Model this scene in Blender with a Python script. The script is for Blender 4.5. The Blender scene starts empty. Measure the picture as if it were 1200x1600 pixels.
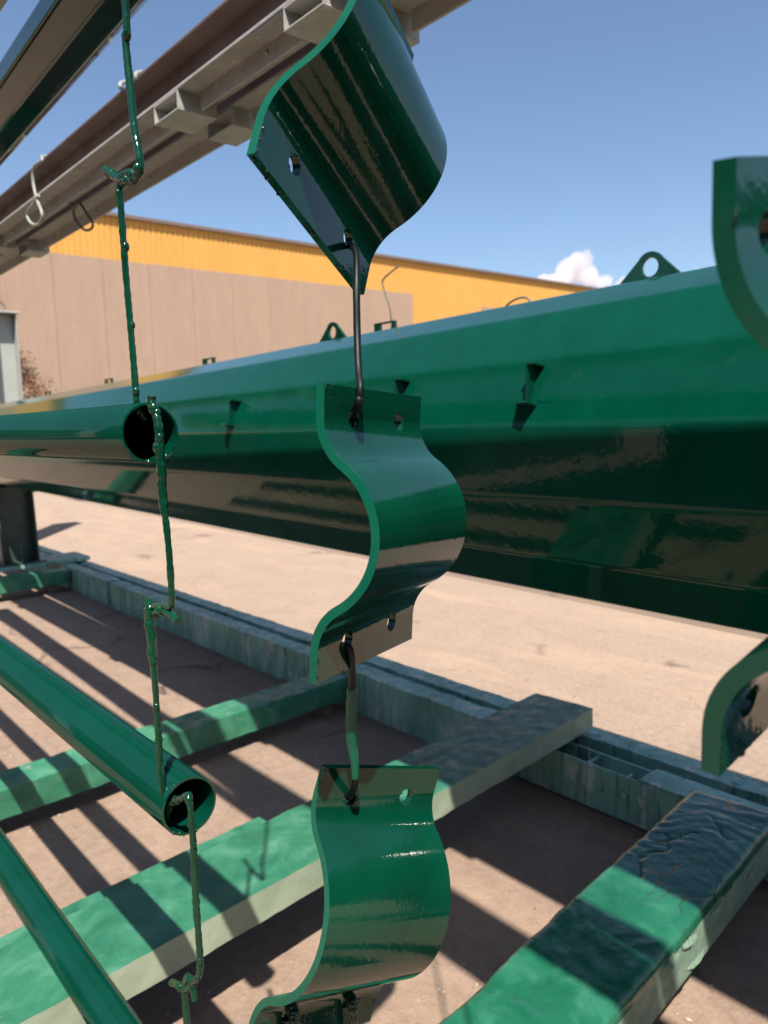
import bpy, bmesh, math, random
from mathutils import Vector, Matrix, noise as mnoise
R_ = math.radians
random.seed(7)
scene = bpy.context.scene
COL = scene.collection

# ------------------------------------------------------------------ camera
CAM_H = 1.45
PITCH, ROLL, HEAD = R_(6.8), R_(1.7), R_(40.6)
FW = Vector((-math.cos(HEAD)*math.cos(PITCH), math.sin(HEAD)*math.cos(PITCH), -math.sin(PITCH)))
_r0 = Vector((math.sin(HEAD), math.cos(HEAD), 0)); _u0 = _r0.cross(FW)
RIGHT = math.cos(ROLL)*_r0 - math.sin(ROLL)*_u0
UP = math.cos(ROLL)*_u0 + math.sin(ROLL)*_r0
CPOS = Vector((0, 0, CAM_H))
cam_d = bpy.data.cameras.new('camera'); cam = bpy.data.objects.new('camera', cam_d); COL.objects.link(cam)
cam.matrix_world = Matrix(((RIGHT.x, UP.x, -FW.x, CPOS.x), (RIGHT.y, UP.y, -FW.y, CPOS.y), (RIGHT.z, UP.z, -FW.z, CPOS.z), (0, 0, 0, 1)))
cam_d.sensor_fit = 'VERTICAL'; cam_d.sensor_height = 36; cam_d.lens = 27
cam_d.clip_start = 0.02; cam_d.clip_end = 20000
cam_d.dof.use_dof = True; cam_d.dof.focus_distance = 0.72; cam_d.dof.aperture_fstop = 9.5
scene.camera = cam

# ------------------------------------------------------------------ sky and sun
SUN = Vector((0.50, -0.37, 1.0)).normalized()          # towards the sun
world = bpy.data.worlds.new('World'); scene.world = world; world.use_nodes = True
wn = world.node_tree.nodes; wl = world.node_tree.links
bg = wn['Background']; sky = wn.new('ShaderNodeTexSky'); sky.sky_type = 'NISHITA'; sky.sun_disc = False
sky.sun_elevation = math.asin(SUN.z); sky.sun_rotation = math.atan2(SUN.x, SUN.y)
sky.altitude = 100; sky.air_density = 1.0; sky.dust_density = 1.0; sky.ozone_density = 3.2
wl.new(sky.outputs['Color'], bg.inputs['Color']); bg.inputs['Strength'].default_value = 0.086
sun_d = bpy.data.lights.new('sun', 'SUN'); sun_d.energy = 5.0; sun_d.angle = R_(0.53); sun_d.color = (1.0, 0.93, 0.84)
sun_o = bpy.data.objects.new('sun', sun_d); COL.objects.link(sun_o)
sun_o.rotation_euler = (-SUN).to_track_quat('-Z', 'Y').to_euler(); sun_o.location = (3, -3, 8)
scene.view_settings.view_transform = 'Standard'; scene.view_settings.look = 'None'
scene.view_settings.exposure = 0.92; scene.view_settings.gamma = 1.0
scene.view_settings.use_curve_mapping = False
scene.cycles.diffuse_bounces = 1; scene.cycles.glossy_bounces = 4; scene.cycles.max_bounces = 8; scene.cycles.volume_bounces = 6

# ------------------------------------------------------------------ helpers
def P(x, y, Y):
    """point of the hanging plane Y that the 1200x1600 picture position looks at"""
    d = FW + (x-600)/1200*RIGHT - (y-800)/1200*UP
    return CPOS + d*(Y/d.y)

def link(o, parent=None):
    COL.objects.link(o)
    if parent is not None: o.parent = parent
    return o
def tag(o, label, cat, group=None):
    o['label'] = label; o['category'] = cat
    if group: o['group'] = group
    return o
def empty(name, loc=(0, 0, 0), rz=0.0):
    o = bpy.data.objects.new(name, None); o.empty_display_size = .05
    COL.objects.link(o); o.location = loc; o.rotation_euler = (0, 0, rz); return o
def build(name, bm, mats, parent=None, smooth=None, bevel=None, loc=None):
    bmesh.ops.recalc_face_normals(bm, faces=bm.faces)
    me = bpy.data.meshes.new(name); bm.to_mesh(me); bm.free()
    for m in (mats if isinstance(mats, (list, tuple)) else [mats]): me.materials.append(m)
    if smooth is not None:
        for p in me.polygons: p.use_smooth = True
        me.set_sharp_from_angle(angle=R_(smooth))
    o = bpy.data.objects.new(name, me); link(o, parent)
    if loc is not None: o.location = loc
    if bevel:
        md = o.modifiers.new('bevel', 'BEVEL'); md.width = bevel; md.segments = 2; md.limit_method = 'ANGLE'; md.angle_limit = R_(35)
    return o
def box(bm, x0, x1, y0, y1, z0, z1, mi=0, M=None):
    vs = [bm.verts.new((x, y, z)) for z in (z0, z1) for y in (y0, y1) for x in (x0, x1)]
    fs = [(0, 2, 3, 1), (4, 5, 7, 6), (0, 1, 5, 4), (2, 6, 7, 3), (0, 4, 6, 2), (1, 3, 7, 5)]
    out = []
    for f in fs:
        fc = bm.faces.new([vs[i] for i in f]); fc.material_index = mi; out.append(fc)
    if M is not None:
        for v in vs: v.co = M @ v.co
    return vs
def crom(pts, n=6):
    pts = [Vector(p) for p in pts]; out = []
    for i in range(len(pts)-1):
        p0 = pts[max(i-1, 0)]; p1 = pts[i]; p2 = pts[i+1]; p3 = pts[min(i+2, len(pts)-1)]
        for k in range(n):
            t = k/n
            out.append(0.5*((2*p1)+(-p0+p2)*t+(2*p0-5*p1+4*p2-p3)*t*t+(-p0+3*p1-3*p2+p3)*t**3))
    out.append(pts[-1]); return out
def tube(bm, pts, r, seg=10, jit=0.0, caps=True, seed=0, ribs=0.0):
    """r: number or function of 0..1"""
    pts = [Vector(p) for p in pts]; n = len(pts)
    t0 = (pts[1]-pts[0]).normalized(); ref = Vector((0, 0, 1)) if abs(t0.z) < .9 else Vector((1, 0, 0))
    nx = t0.cross(ref).normalized(); rings = []
    s = 0.0
    for i, p in enumerate(pts):
        t = (pts[min(i+1, n-1)]-pts[max(i-1, 0)]).normalized()
        nx = (nx - t*nx.dot(t)).normalized(); ny = t.cross(nx)
        if i: s += (p-pts[i-1]).length
        rr = r(i/(n-1)) if callable(r) else r
        if jit: rr *= 1 + jit*mnoise.noise(Vector((s*60+seed*7.3, seed, 0)))
        if ribs: rr *= 1 + ribs*(1 if int(s/0.0055) % 2 else -1)
        ring = []
        for k in range(seg):
            a = 2*math.pi*k/seg
            d = nx*math.cos(a)+ny*math.sin(a)
            q = rr*(1 + (jit*.6*mnoise.noise(Vector((s*50, k*1.7, seed*3.1))) if jit else 0))
            ring.append(bm.verts.new(p + d*q))
        rings.append(ring)
    for i in range(n-1):
        for k in range(seg):
            bm.faces.new((rings[i][k], rings[i][(k+1) % seg], rings[i+1][(k+1) % seg], rings[i+1][k]))
    if caps:
        bm.faces.new(rings[0]); bm.faces.new(rings[-1])
    return rings
def blob(bm, c, r, sq=(1, 1, 1)):
    M = Matrix.Translation(c) @ Matrix.Diagonal((r*sq[0], r*sq[1], r*sq[2], 1))
    bmesh.ops.create_icosphere(bm, subdivisions=2, radius=1, matrix=M)
def disc_bolt(bm, c, axis, r, h, seg=12):
    axis = Vector(axis).normalized(); c = Vector(c)
    tube(bm, [c, c+axis*h*.55, c+axis*h*.85, c+axis*h], lambda t: r*(1 if t < .5 else (.8 if t < .8 else .35)), seg)

# ------------------------------------------------------------------ materials
def new_mat(name):
    m = bpy.data.materials.new(name); m.use_nodes = True
    nt = m.node_tree; return m, nt, nt.nodes, nt.links, nt.nodes['Principled BSDF']
def ramp(nt, fac, stops):
    n = nt.nodes.new('ShaderNodeValToRGB'); el = n.color_ramp.elements
    while len(el) < len(stops): el.new(0.5)
    for e, (p, c) in zip(el, stops): e.position = p; e.color = (*c, 1) if len(c) == 3 else c
    nt.links.new(fac, n.inputs['Fac']); return n.outputs['Color']
def noise(nt, vec, scale, detail=4, rough=.5, dist=0.0):
    n = nt.nodes.new('ShaderNodeTexNoise'); n.inputs['Scale'].default_value = scale
    n.inputs['Detail'].default_value = detail; n.inputs['Roughness'].default_value = rough; n.inputs['Distortion'].default_value = dist
    nt.links.new(vec, n.inputs['Vector']); return n.outputs['Fac']
def coords(nt, out='Object', scale=(1, 1, 1)):
    t = nt.nodes.new('ShaderNodeTexCoord'); m = nt.nodes.new('ShaderNodeMapping'); m.inputs['Scale'].default_value = scale
    nt.links.new(t.outputs[out], m.inputs['Vector']); return m.outputs['Vector']
def mixc(nt, fac, a, b, blend='MIX'):
    n = nt.nodes.new('ShaderNodeMix'); n.data_type = 'RGBA'; n.blend_type = blend
    for sock, v in ((n.inputs['Factor'], fac), (n.inputs['A'], a), (n.inputs['B'], b)):
        pass
    fs = n.inputs[0]; As = n.inputs[6]; Bs = n.inputs[7]
    for s_, v in ((fs, fac), (As, a), (Bs, b)):
        if hasattr(v, 'is_output') or isinstance(v, bpy.types.NodeSocket): nt.links.new(v, s_)
        elif isinstance(v, (int, float)): s_.default_value = v
        else: s_.default_value = (*v, 1)
    return n.outputs[2]
def bump(nt, bsdf, h, strength, dist, prev=None):
    n = nt.nodes.new('ShaderNodeBump'); n.inputs['Strength'].default_value = strength; n.inputs['Distance'].default_value = dist
    nt.links.new(h, n.inputs['Height'])
    if prev is not None: nt.links.new(prev, n.inputs['Normal'])
    nt.links.new(n.outputs['Normal'], bsdf.inputs['Normal']); return n.outputs['Normal']

def gloss_paint(name, col, rough=.07, peel=(260, .10, .0006), wave=(14, .06, .004), vary=.25, spec=.5):
    m, nt, N, L, b = new_mat(name)
    v = coords(nt)
    f = noise(nt, v, 9, 5, .6)
    lo = tuple(c*(1-vary) for c in col); hi = tuple(min(1, c*(1+vary)) for c in col)
    L.new(ramp(nt, f, [(.3, lo), (.7, hi)]), b.inputs['Base Color'])
    r = ramp(nt, noise(nt, v, 30, 4, .6), [(.35, (rough*.7,)*3), (.75, (rough*1.9,)*3)])
    L.new(r, b.inputs['Roughness'])
    b.inputs['Specular IOR Level'].default_value = spec; b.inputs['IOR'].default_value = 1.5
    n1 = bump(nt, b, noise(nt, v, wave[0], 3, .5), wave[1], wave[2])
    bump(nt, b, noise(nt, v, peel[0], 2, .5), peel[1], peel[2], n1)
    return m
GREEN = (.001, .036, .019)
M_paint = gloss_paint('green gloss paint', GREEN, .06, peel=(220, .14, .0007), wave=(25, .05, .003))
M_litgreen = gloss_paint('sunlit bright green', (.003, .082, .048), .22, peel=(260, .2, .0006), wave=(60, .1, .001), vary=.2, spec=.35)  # lighter copy of the green, sunlight painted into cut edges and sleeve
M_pole = gloss_paint('green pole paint', (.0005, .046, .027), .04, peel=(48, .14, .0012), wave=(5, .06, .006), vary=.12, spec=.26)
M_pipe = gloss_paint('green pipe paint', (.001, .036, .022), .03, peel=(160, .05, .0005), wave=(8, .03, .003), vary=.12)
M_wire = gloss_paint('green dripping paint', (.0015, .034, .016), .10, peel=(400, .3, .001), wave=(120, .3, .002), vary=.4)
M_rod = gloss_paint('black green rod paint', (.002, .006, .005), .38, peel=(300, .15, .0006), wave=(60, .1, .001), vary=.3, spec=.3)
M_hang = gloss_paint('dark green pole paint', (.001, .020, .012), .05, peel=(70, .12, .001), wave=(9, .08, .005), vary=.2)

def worn_paint(name, cols, patch, rough=.42, scale=6, bumpk=.35, rust=(.16, .10, .07), rust_amt=.63, stretch=(1, 1, 1), k=1.0):
    cols = [tuple(q*k for q in c_) for c_ in cols]; patch = tuple(q*k for q in patch); rust = tuple(q*k for q in rust)
    m, nt, N, L, b = new_mat(name)
    v = coords(nt, scale=stretch)
    f = noise(nt, v, scale, 8, .62, .6)
    c = ramp(nt, f, [(.28, cols[0]), (.5, cols[1]), (.72, cols[2])])
    p = ramp(nt, noise(nt, v, scale*1.7, 10, .7, .4), [(rust_amt-.01, (0, 0, 0)), (rust_amt+.05, (1, 1, 1))])
    c = mixc(nt, p, c, patch)
    s = ramp(nt, noise(nt, v, scale*5, 6, .75), [(.66, (0, 0, 0)), (.72, (1, 1, 1))])
    c = mixc(nt, s, c, rust)
    L.new(c, b.inputs['Base Color'])
    L.new(ramp(nt, noise(nt, v, scale*3, 5, .6), [(.3, (rough*.6,)*3), (.7, (min(1, rough*1.5),)*3)]), b.inputs['Roughness'])
    n1 = bump(nt, b, noise(nt, v, scale*2.5, 8, .65, .8), bumpk, .006)
    n2 = bump(nt, b, p, bumpk*.8, -.0012, n1)
    bump(nt, b, noise(nt, v, 180, 4, .6), .25, .001, n2)
    return m
M_beamtop = worn_paint('old green beam paint', [(.018, .14, .075), (.045, .235, .135), (.12, .36, .235)], (.17, .36, .26), .42, 8, .4, rust=(.10, .13, .09), rust_amt=.66, k=0.62)
M_beamside = worn_paint('pale overspray paint', [(.21, .27, .185), (.28, .335, .235), (.33, .375, .27)], (.34, .38, .28), .55, 5, .2, rust=(.16, .16, .11), rust_amt=.68, k=1.0)
M_rail = worn_paint('blue green old paint', [(.07, .19, .14), (.15, .30, .235), (.27, .42, .35)], (.36, .40, .37), .5, 6, .5, rust=(.11, .075, .065), rust_amt=.57, stretch=(1, 1, .35), k=1.3)
def add_streaks(m, col, amt=.55):
    nt = m.node_tree; b = nt.nodes['Principled BSDF']; src = b.inputs['Base Color'].links[0].from_socket
    f = ramp(nt, noise(nt, coords(nt, scale=(1, 1, .06)), 34, 5, .7), [(amt, (0, 0, 0)), (amt+.1, (.85,)*3)])
    nt.links.new(mixc(nt, f, src, col), b.inputs['Base Color'])
add_streaks(M_rail, (.07, .10, .085))
M_skin = worn_paint('thick wrinkled green paint', [(.010, .12, .065), (.02, .18, .10), (.07, .30, .185)], (.24, .43, .32), .2, 9, .25, rust=(.05, .25, .14), rust_amt=.70, k=0.62)
def add_cracks(m, scale, col, width, zone=.5):
    nt = m.node_tree; N = nt.nodes; L = nt.links; b = N['Principled BSDF']; src = b.inputs['Base Color'].links[0].from_socket; nsrc = b.inputs['Normal'].links[0].from_socket
    v = coords(nt, scale=(1, .6, 1)); vo = N.new('ShaderNodeTexVoronoi'); vo.feature = 'DISTANCE_TO_EDGE'; vo.inputs['Scale'].default_value = scale
    wp = N.new('ShaderNodeVectorMath'); wp.operation = 'ADD'; wn_ = N.new('ShaderNodeTexNoise'); wn_.inputs['Scale'].default_value = scale*1.6; wn_.inputs['Detail'].default_value = 5
    sc_ = N.new('ShaderNodeVectorMath'); sc_.operation = 'SCALE'; sc_.inputs['Scale'].default_value = .7/scale
    L.new(v, wn_.inputs['Vector']); L.new(wn_.outputs['Color'], sc_.inputs[0]); L.new(v, wp.inputs[0]); L.new(sc_.outputs[0], wp.inputs[1]); L.new(wp.outputs[0], vo.inputs['Vector'])
    e = ramp(nt, vo.outputs['Distance'], [(width*.4, (1, 1, 1)), (width, (0, 0, 0))])
    z = ramp(nt, noise(nt, coords(nt), scale*.35, 3, .5), [(zone, (0, 0, 0)), (zone+.06, (1, 1, 1))])
    sy = N.new('ShaderNodeSeparateXYZ'); L.new(coords(nt), sy.inputs[0]); far = ramp(nt, sy.outputs['Y'], [(0, (0, 0, 0)), (1, (1, 1, 1))])
    mr = N.new('ShaderNodeMapRange'); mr.inputs['From Min'].default_value = 1.55; mr.inputs['From Max'].default_value = 1.75; L.new(sy.outputs['Y'], mr.inputs['Value'])
    z = mixc(nt, 1.0, z, mr.outputs['Result'], 'MULTIPLY')
    f = mixc(nt, 1.0, e, z, 'MULTIPLY')
    L.new(mixc(nt, f, src, col), b.inputs['Base Color'])
    bump(nt, b, f, .9, -.004, nsrc)
add_cracks(M_skin, 8, (.008, .02, .016), .016, .50)
M_skinside = worn_paint('peeling pale green paint', [(.12, .20, .15), (.20, .29, .21), (.26, .33, .25)], (.33, .36, .28), .55, 9, .5, rust=(.16, .09, .06), rust_amt=.62, k=0.9)
M_bar = worn_paint('green crossbar paint', [(.03, .20, .11), (.06, .30, .17), (.14, .40, .26)], (.34, .36, .28), .45, 9, .4, rust=(.09, .08, .06), rust_amt=.62, k=0.62)
M_steel = worn_paint('grey overhead steel', [(.29, .29, .27), (.35, .35, .33), (.41, .41, .385)], (.47, .47, .45), .6, 9, .3, rust=(.17, .13, .105), rust_amt=.60)
M_primer = worn_paint('dull red primer steel', [(.085, .055, .05), (.115, .075, .065), (.15, .11, .095)], (.18, .16, .14), .6, 4, .12, rust=(.08, .05, .045), rust_amt=.66)
M_column = worn_paint('pale column paint', [(.50, .53, .49), (.56, .58, .53), (.60, .61, .57)], (.5, .5, .45), .5, 3, .1, rust=(.35, .33, .28), rust_amt=.75, k=0.62)
M_wirehook = worn_paint('grey wire', [(.30, .31, .27), (.40, .41, .36), (.46, .48, .43)], (.2, .38, .32), .5, 40, .2, rust=(.2, .15, .1), rust_amt=.66, k=0.7)
M_darkwire = worn_paint('brown wire', [(.10, .09, .08), (.14, .12, .10), (.18, .16, .14)], (.15, .18, .16), .55, 40, .2)

def make_ground():
    m, nt, N, L, b = new_mat('dusty concrete ground')
    v = coords(nt)
    big = noise(nt, v, .55, 6, .6, .4); mid = noise(nt, v, 3.1, 8, .65, .5); fine = noise(nt, v, 30, 9, .8); grit = noise(nt, v, 160, 3, .6)
    c = ramp(nt, big, [(.3, (.40, .315, .255)), (.55, (.46, .37, .31)), (.75, (.51, .42, .34))])
    c = mixc(nt, .5, c, ramp(nt, mid, [(.3, (.34, .255, .205)), (.5, (.46, .37, .305)), (.7, (.58, .475, .375))]))
    c = mixc(nt, .55, c, ramp(nt, fine, [(.28, (.24, .19, .155)), (.5, (.47, .38, .315)), (.74, (.66, .56, .47))]))
    st = ramp(nt, noise(nt, v, 1.3, 9, .75, 1.2), [(.60, (0, 0, 0)), (.72, (.55,)*3)])
    c = mixc(nt, st, c, (.27, .215, .18))
    sp = ramp(nt, grit, [(.64, (0, 0, 0)), (.72, (1, 1, 1))])
    c = mixc(nt, sp, c, (.24, .20, .17))
    sp2 = ramp(nt, noise(nt, v, 95, 3, .6), [(.68, (0, 0, 0)), (.73, (1, 1, 1))])
    c = mixc(nt, sp2, c, (.66, .58, .5))
    # oil and damp stains, tyre-worn streaks and pale dust drifts
    oil = ramp(nt, noise(nt, v, 2.1, 6, .6, .9), [(.63, (0, 0, 0)), (.70, (.7,)*3)])
    c = mixc(nt, oil, c, (.16, .125, .105))
    dust = ramp(nt, noise(nt, coords(nt, scale=(.35, 1.6, 1)), 1.6, 7, .65, .6), [(.50, (0, 0, 0)), (.68, (.6,)*3)])
    c = mixc(nt, dust, c, (.60, .475, .36))
    vo = N.new('ShaderNodeTexVoronoi'); vo.feature = 'DISTANCE_TO_EDGE'; vo.inputs['Scale'].default_value = .42
    wp = N.new('ShaderNodeVectorMath'); wp.operation = 'ADD'; wn_ = N.new('ShaderNodeTexNoise'); wn_.inputs['Scale'].default_value = 2.2; wn_.inputs['Detail'].default_value = 6
    sc_ = N.new('ShaderNodeVectorMath'); sc_.operation = 'SCALE'; sc_.inputs['Scale'].default_value = .5
    L.new(v, wn_.inputs['Vector']); L.new(wn_.outputs['Color'], sc_.inputs[0]); L.new(v, wp.inputs[0]); L.new(sc_.outputs[0], wp.inputs[1]); L.new(wp.outputs[0], vo.inputs['Vector'])
    crk = ramp(nt, vo.outputs['Distance'], [(.001, (.16,)*3), (.005, (0, 0, 0))])
    c = mixc(nt, crk, c, (.17, .135, .115))
    c = mixc(nt, 1.0, c, (.70, .645, .595), 'MULTIPLY')
    # trodden, oily dirt round the rack: everything on the near side of the floor rails
    sp_ = N.new('ShaderNodeSeparateXYZ'); L.new(v, sp_.inputs[0]); ad = N.new('ShaderNodeMath'); ad.operation = 'MULTIPLY_ADD'
    L.new(noise(nt, v, 1.7, 6, .65), ad.inputs[0]); ad.inputs[1].default_value = 1.3; L.new(sp_.outputs['Y'], ad.inputs[2])
    dm = N.new('ShaderNodeMapRange'); dm.inputs['From Min'].default_value = 2.75; dm.inputs['From Max'].default_value = 3.5; dm.inputs['To Min'].default_value = 1; dm.inputs['To Max'].default_value = 0
    L.new(ad.outputs[0], dm.inputs['Value'])
    dirt = ramp(nt, noise(nt, v, 5, 8, .7, .4), [(.3, (.80, .77, .76)), (.7, (1.0, .97, .96))])
    c = mixc(nt, dm.outputs['Result'], c, mixc(nt, 1.0, c, dirt, 'MULTIPLY'))
    L.new(c, b.inputs['Base Color']); b.inputs['Roughness'].default_value = .92; b.inputs['Specular IOR Level'].default_value = .2
    n1 = bump(nt, b, mid, .5, .03); n2 = bump(nt, b, fine, .8, .009, n1); bump(nt, b, grit, .9, .004, n2)
    return m
M_ground = make_ground()

def wall_mat(name, col, rib_scale, rib_axis, k):
    m, nt, N, L, b = new_mat(name)
    v = coords(nt)
    sep = nt.nodes.new('ShaderNodeSeparateXYZ'); L.new(v, sep.inputs[0])
    mp = nt.nodes.new('ShaderNodeMath'); mp.operation = 'MULTIPLY'; mp.inputs[1].default_value = rib_scale; L.new(sep.outputs[rib_axis], mp.inputs[0])
    sn = nt.nodes.new('ShaderNodeMath'); sn.operation = 'SINE'; L.new(mp.outputs[0], sn.inputs[0])
    f = noise(nt, coords(nt, scale=(1, 1, .25)), .9, 7, .65, .3)
    c = ramp(nt, f, [(.3, tuple(x*.88 for x in col)), (.7, tuple(x*1.06 for x in col))])
    g = noise(nt, coords(nt, scale=(1, 1.6, .5)), 3, 6, .65)
    c = mixc(nt, .35, c, ramp(nt, g, [(.3, tuple(x*.82 for x in col)), (.7, tuple(x*1.1 for x in col))]))
    L.new(c, b.inputs['Base Color']); b.inputs['Roughness'].default_value = .85; b.inputs['Specular IOR Level'].default_value = .2
    if k: bump(nt, b, sn.outputs[0], k, .03)
    return m
M_panel = wall_mat('beige ribbed concrete', (.335, .237, .176), 30, 1, .10)
M_yellow = wall_mat('yellow cladding', (.54, .292, .075), 5, 1, 0)
M_trim = wall_mat('dark roof trim', (.16, .12, .10), 5, 1, 0)
M_cloud = bpy.data.materials.new('cloud vapour'); M_cloud.use_nodes = True
_N = M_cloud.node_tree.nodes; _N.remove(_N['Principled BSDF']); _pv = _N.new('ShaderNodeVolumePrincipled')
_pv.inputs['Color'].default_value = (.90, .87, .89, 1); _pv.inputs['Density'].default_value = .018; _pv.inputs['Anisotropy'].default_value = .2
M_cloud.node_tree.links.new(_pv.outputs[0], _N['Material Output'].inputs['Volume'])

def simple(name, col, rough=.6, vary=.2, sc=12):
    m, nt, N, L, b = new_mat(name); v = coords(nt)
    L.new(ramp(nt, noise(nt, v, sc, 4, .6), [(.3, tuple(x*(1-vary) for x in col)), (.7, tuple(min(1, x*(1+vary)) for x in col))]), b.inputs['Base Color'])
    b.inputs['Roughness'].default_value = rough; return m
M_shed = simple('dark shed cladding', (.035, .032, .03), .7, .2, 3)
M_sheddoor = simple('brown shed door', (.10, .075, .055), .6, .2, 3)
M_white = simple('white board', (.55, .55, .57), .6, .05)
M_stone = simple('pebble', (.27, .22, .185), .9, .6, 25)
M_leaf = simple('green leaves', (.07, .09, .03), .7, .4, 2)
M_leafred = simple('reddish leaves', (.22, .085, .05), .7, .3, 2)
M_bark = simple('bark', (.16, .11, .08), .9, .3)
M_ringm = simple('pale steel ring', (.55, .55, .58), .35, .1)
M_stand = simple('dark stand paint', (.035, .06, .052), .4, .4, 9)
M_wood = simple('grey timber block', (.24, .18, .13), .85, .3)

# ------------------------------------------------------------------ setting: ground
bm = bmesh.new()
vs = [bm.verts.new(v) for v in ((-6000, -6000, 0), (6000, -6000, 0), (6000, 6000, 0), (-6000, 6000, 0))]; bm.faces.new(vs)
g = build('ground', bm, M_ground); g['kind'] = 'structure'
# loose grit on the ground near by
rnd = random.Random(3); gv, gf = [], []
OCT = [(1, 0, 0), (-1, 0, 0), (0, 1, 0), (0, -1, 0), (0, 0, 1), (0, 0, -.4)]; OF = [(0, 2, 4), (2, 1, 4), (1, 3, 4), (3, 0, 4), (2, 0, 5), (1, 2, 5), (3, 1, 5), (0, 3, 5)]
for i in range(9000):
    if rnd.random() < .75: x, y = rnd.uniform(-4.6, -.5), rnd.uniform(.3, 4.2)
    else: x, y = rnd.uniform(-12, -1), rnd.uniform(2.6, 9)
    r = rnd.choice((.0012, .0014, .0018, .0022, .003, .004, .006)) * rnd.uniform(.7, 1.3); ca, sa = math.cos(i), math.sin(i); k = len(gv)
    for a, b_, c_ in OCT:
        a *= r*rnd.uniform(.8, 1.7); b_ *= r*rnd.uniform(.7, 1.2); gv.append((x+a*ca-b_*sa, y+a*sa+b_*ca, r*.25+c_*r*rnd.uniform(.5, .9)))
    gf += [tuple(k+q for q in f) for f in OF]
gm = bpy.data.meshes.new('loose_grit'); gm.from_pydata(gv, [], gf); gm.materials.append(M_stone); gr = link(bpy.data.objects.new('loose_grit', gm)); gr['kind'] = 'stuff'; gr['label'] = 'fine stones and grit scattered on the dusty yard'; gr['category'] = 'grit'

# ------------------------------------------------------------------ building behind
BX = -40.0
bd = empty('warehouse_building', (BX, 30, 0)); tag(bd, 'long yellow warehouse with beige concrete panel wall behind the big green pole', 'building')
def bpart(name, bm, m, **k):
    o = build(name, bm, m, bd, **k); o.matrix_parent_inverse = Matrix.Translation((-BX, -30, 0)); return o
bm = bmesh.new()                                   # profiled yellow sheets
yy = -40.0; prof = []
while yy < 100: prof += [(yy, 0), (yy+.19, 0), (yy+.21, -.03), (yy+.29, -.03)]; yy += .31
lo = [bm.verts.new((BX+d, y, 0)) for y, d in prof]; hi = [bm.verts.new((BX+d, y, 12.25)) for y, d in prof]
for i in range(len(prof)-1): bm.faces.new((lo[i], lo[i+1], hi[i+1], hi[i]))
bpart('cladding', bm, M_yellow)
bm = bmesh.new(); box(bm, BX-30, BX-.06, -40, 100, 0, 12.2); bpart('core_wall', bm, M_yellow)
bm = bmesh.new(); box(bm, BX-30, BX+.22, -40.2, 100.2, 12.25, 12.43); bpart('roof_trim', bm, M_trim)
edges = [37.35, 35.7] + [33.2-2.5*k for k in range(16)]
for a, b_ in zip(edges[:-1], edges[1:]):
    bm = bmesh.new(); box(bm, BX+.03, BX+.15, b_+.008, a-.008, 0, 10.08+random.uniform(-.015, .015)); bpart('panel', bm, M_panel, bevel=.008)
bm = bmesh.new(); box(bm, BX+.02, BX+.045, -5, 37.3, 0, 10.0); bpart('panel_backing', bm, M_panel)
bm = bmesh.new(); box(bm, BX+.02, BX+.14, 44.6, 47.4, 8.6, 9.75); bpart('vent_cover', bm, M_panel, bevel=.02)

# workshops that stand behind the photographer and show as dark reflections in the paint, all but the added wing
def shed(label, x0, x1, wing=False):
    e = empty('workshop_shed', ((x0+x1)/2, -7, 0)); tag(e, label, 'building')
    def part(name, m, *a):
        bm = bmesh.new(); box(bm, *a); o = build(name, bm, m, e); o.matrix_parent_inverse = Matrix.Translation((-(x0+x1)/2, 7, 0)); return o
    part('wall', M_shed, x0, x1, -12, -7, 0, 4.2); part('roof', M_shed, x0-.3, x1+.3, -12.3, -6.6, 4.2, 4.35)
    x = x0+1.2
    while x+2.4 < min(x1, 4.5): part('door', M_sheddoor, x, x+2.4, -7, -6.96, 0, 3.0); x += 4
    if wing: part('shade_wing', M_shed, 5, x1, -6.59, .5, 0, 4.2); part('shade_wing_roof', M_shed, 4.7, x1+.3, -6.59, .8, 4.202, 4.352)  # unseen wing added to cut skylight and deepen the shade
shed('dark workshop shed behind the camera with an added skylight-blocking wing on the right', -6, 9.5, True)
shed('dark workshop shed behind the camera further to the left', -25, -10)

# shrub by the wall
def leaf_tree(name, base, h, rx, label, n=7000, seed=1):
    t = empty(name, base); tag(t, label, 'tree'); rd = random.Random(seed)
    bm = bmesh.new(); tube(bm, crom([(0, 0, 0), (.08, .05, h*.25), (-.05, .1, h*.55), (.05, 0, h*.8)], 4), lambda s: .14*(1-s*.8), 8)
    for k in range(7):
        a = k*.9; z = h*(.25+.07*k)
        tube(bm, crom([(0, 0, z), (math.cos(a)*rx*.4, math.sin(a)*rx*.4, z+.4), (math.cos(a)*rx*.8, math.sin(a)*rx*.8, z+.9)], 3), lambda s: .05*(1-s*.8), 6)
    build('trunk', bm, M_bark, t, smooth=60)
    bm = bmesh.new()
    cl = [(Vector((rd.gauss(0, rx*.45), rd.gauss(0, rx*.45), h*rd.uniform(.3, .95))), rd.uniform(.25, .6), rd.random() < .45) for _ in range(34)]
    for i in range(n):
        c, r, red = rd.choice(cl)
        p = c + Vector((rd.gauss(0, 1), rd.gauss(0, 1), rd.gauss(0, .8)))*r*.55
        u = Vector((rd.uniform(-1, 1), rd.uniform(-1, 1), rd.uniform(-.6, .6))).normalized(); w = u.cross(Vector((rd.uniform(-1, 1), rd.uniform(-1, 1), 1))).normalized()
        s = rd.uniform(.035, .09)
        f = bm.faces.new([bm.verts.new(q) for q in (p-u*s, p+w*s*.45, p+u*s, p-w*s*.45)]); f.material_index = 1 if red else 0
    build('crown', bm, [M_leaf, M_leafred], t)
leaf_tree('bush', (-33.9, 9.3, 0), 4.6, 1.25, 'loose reddish green bush in front of the beige panel wall', seed=4)
leaf_tree('bush', (-35.5, 13.3, 0), 2.9, .9, 'low reddish bush to the right of the taller bush', n=3500, seed=9)

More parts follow.
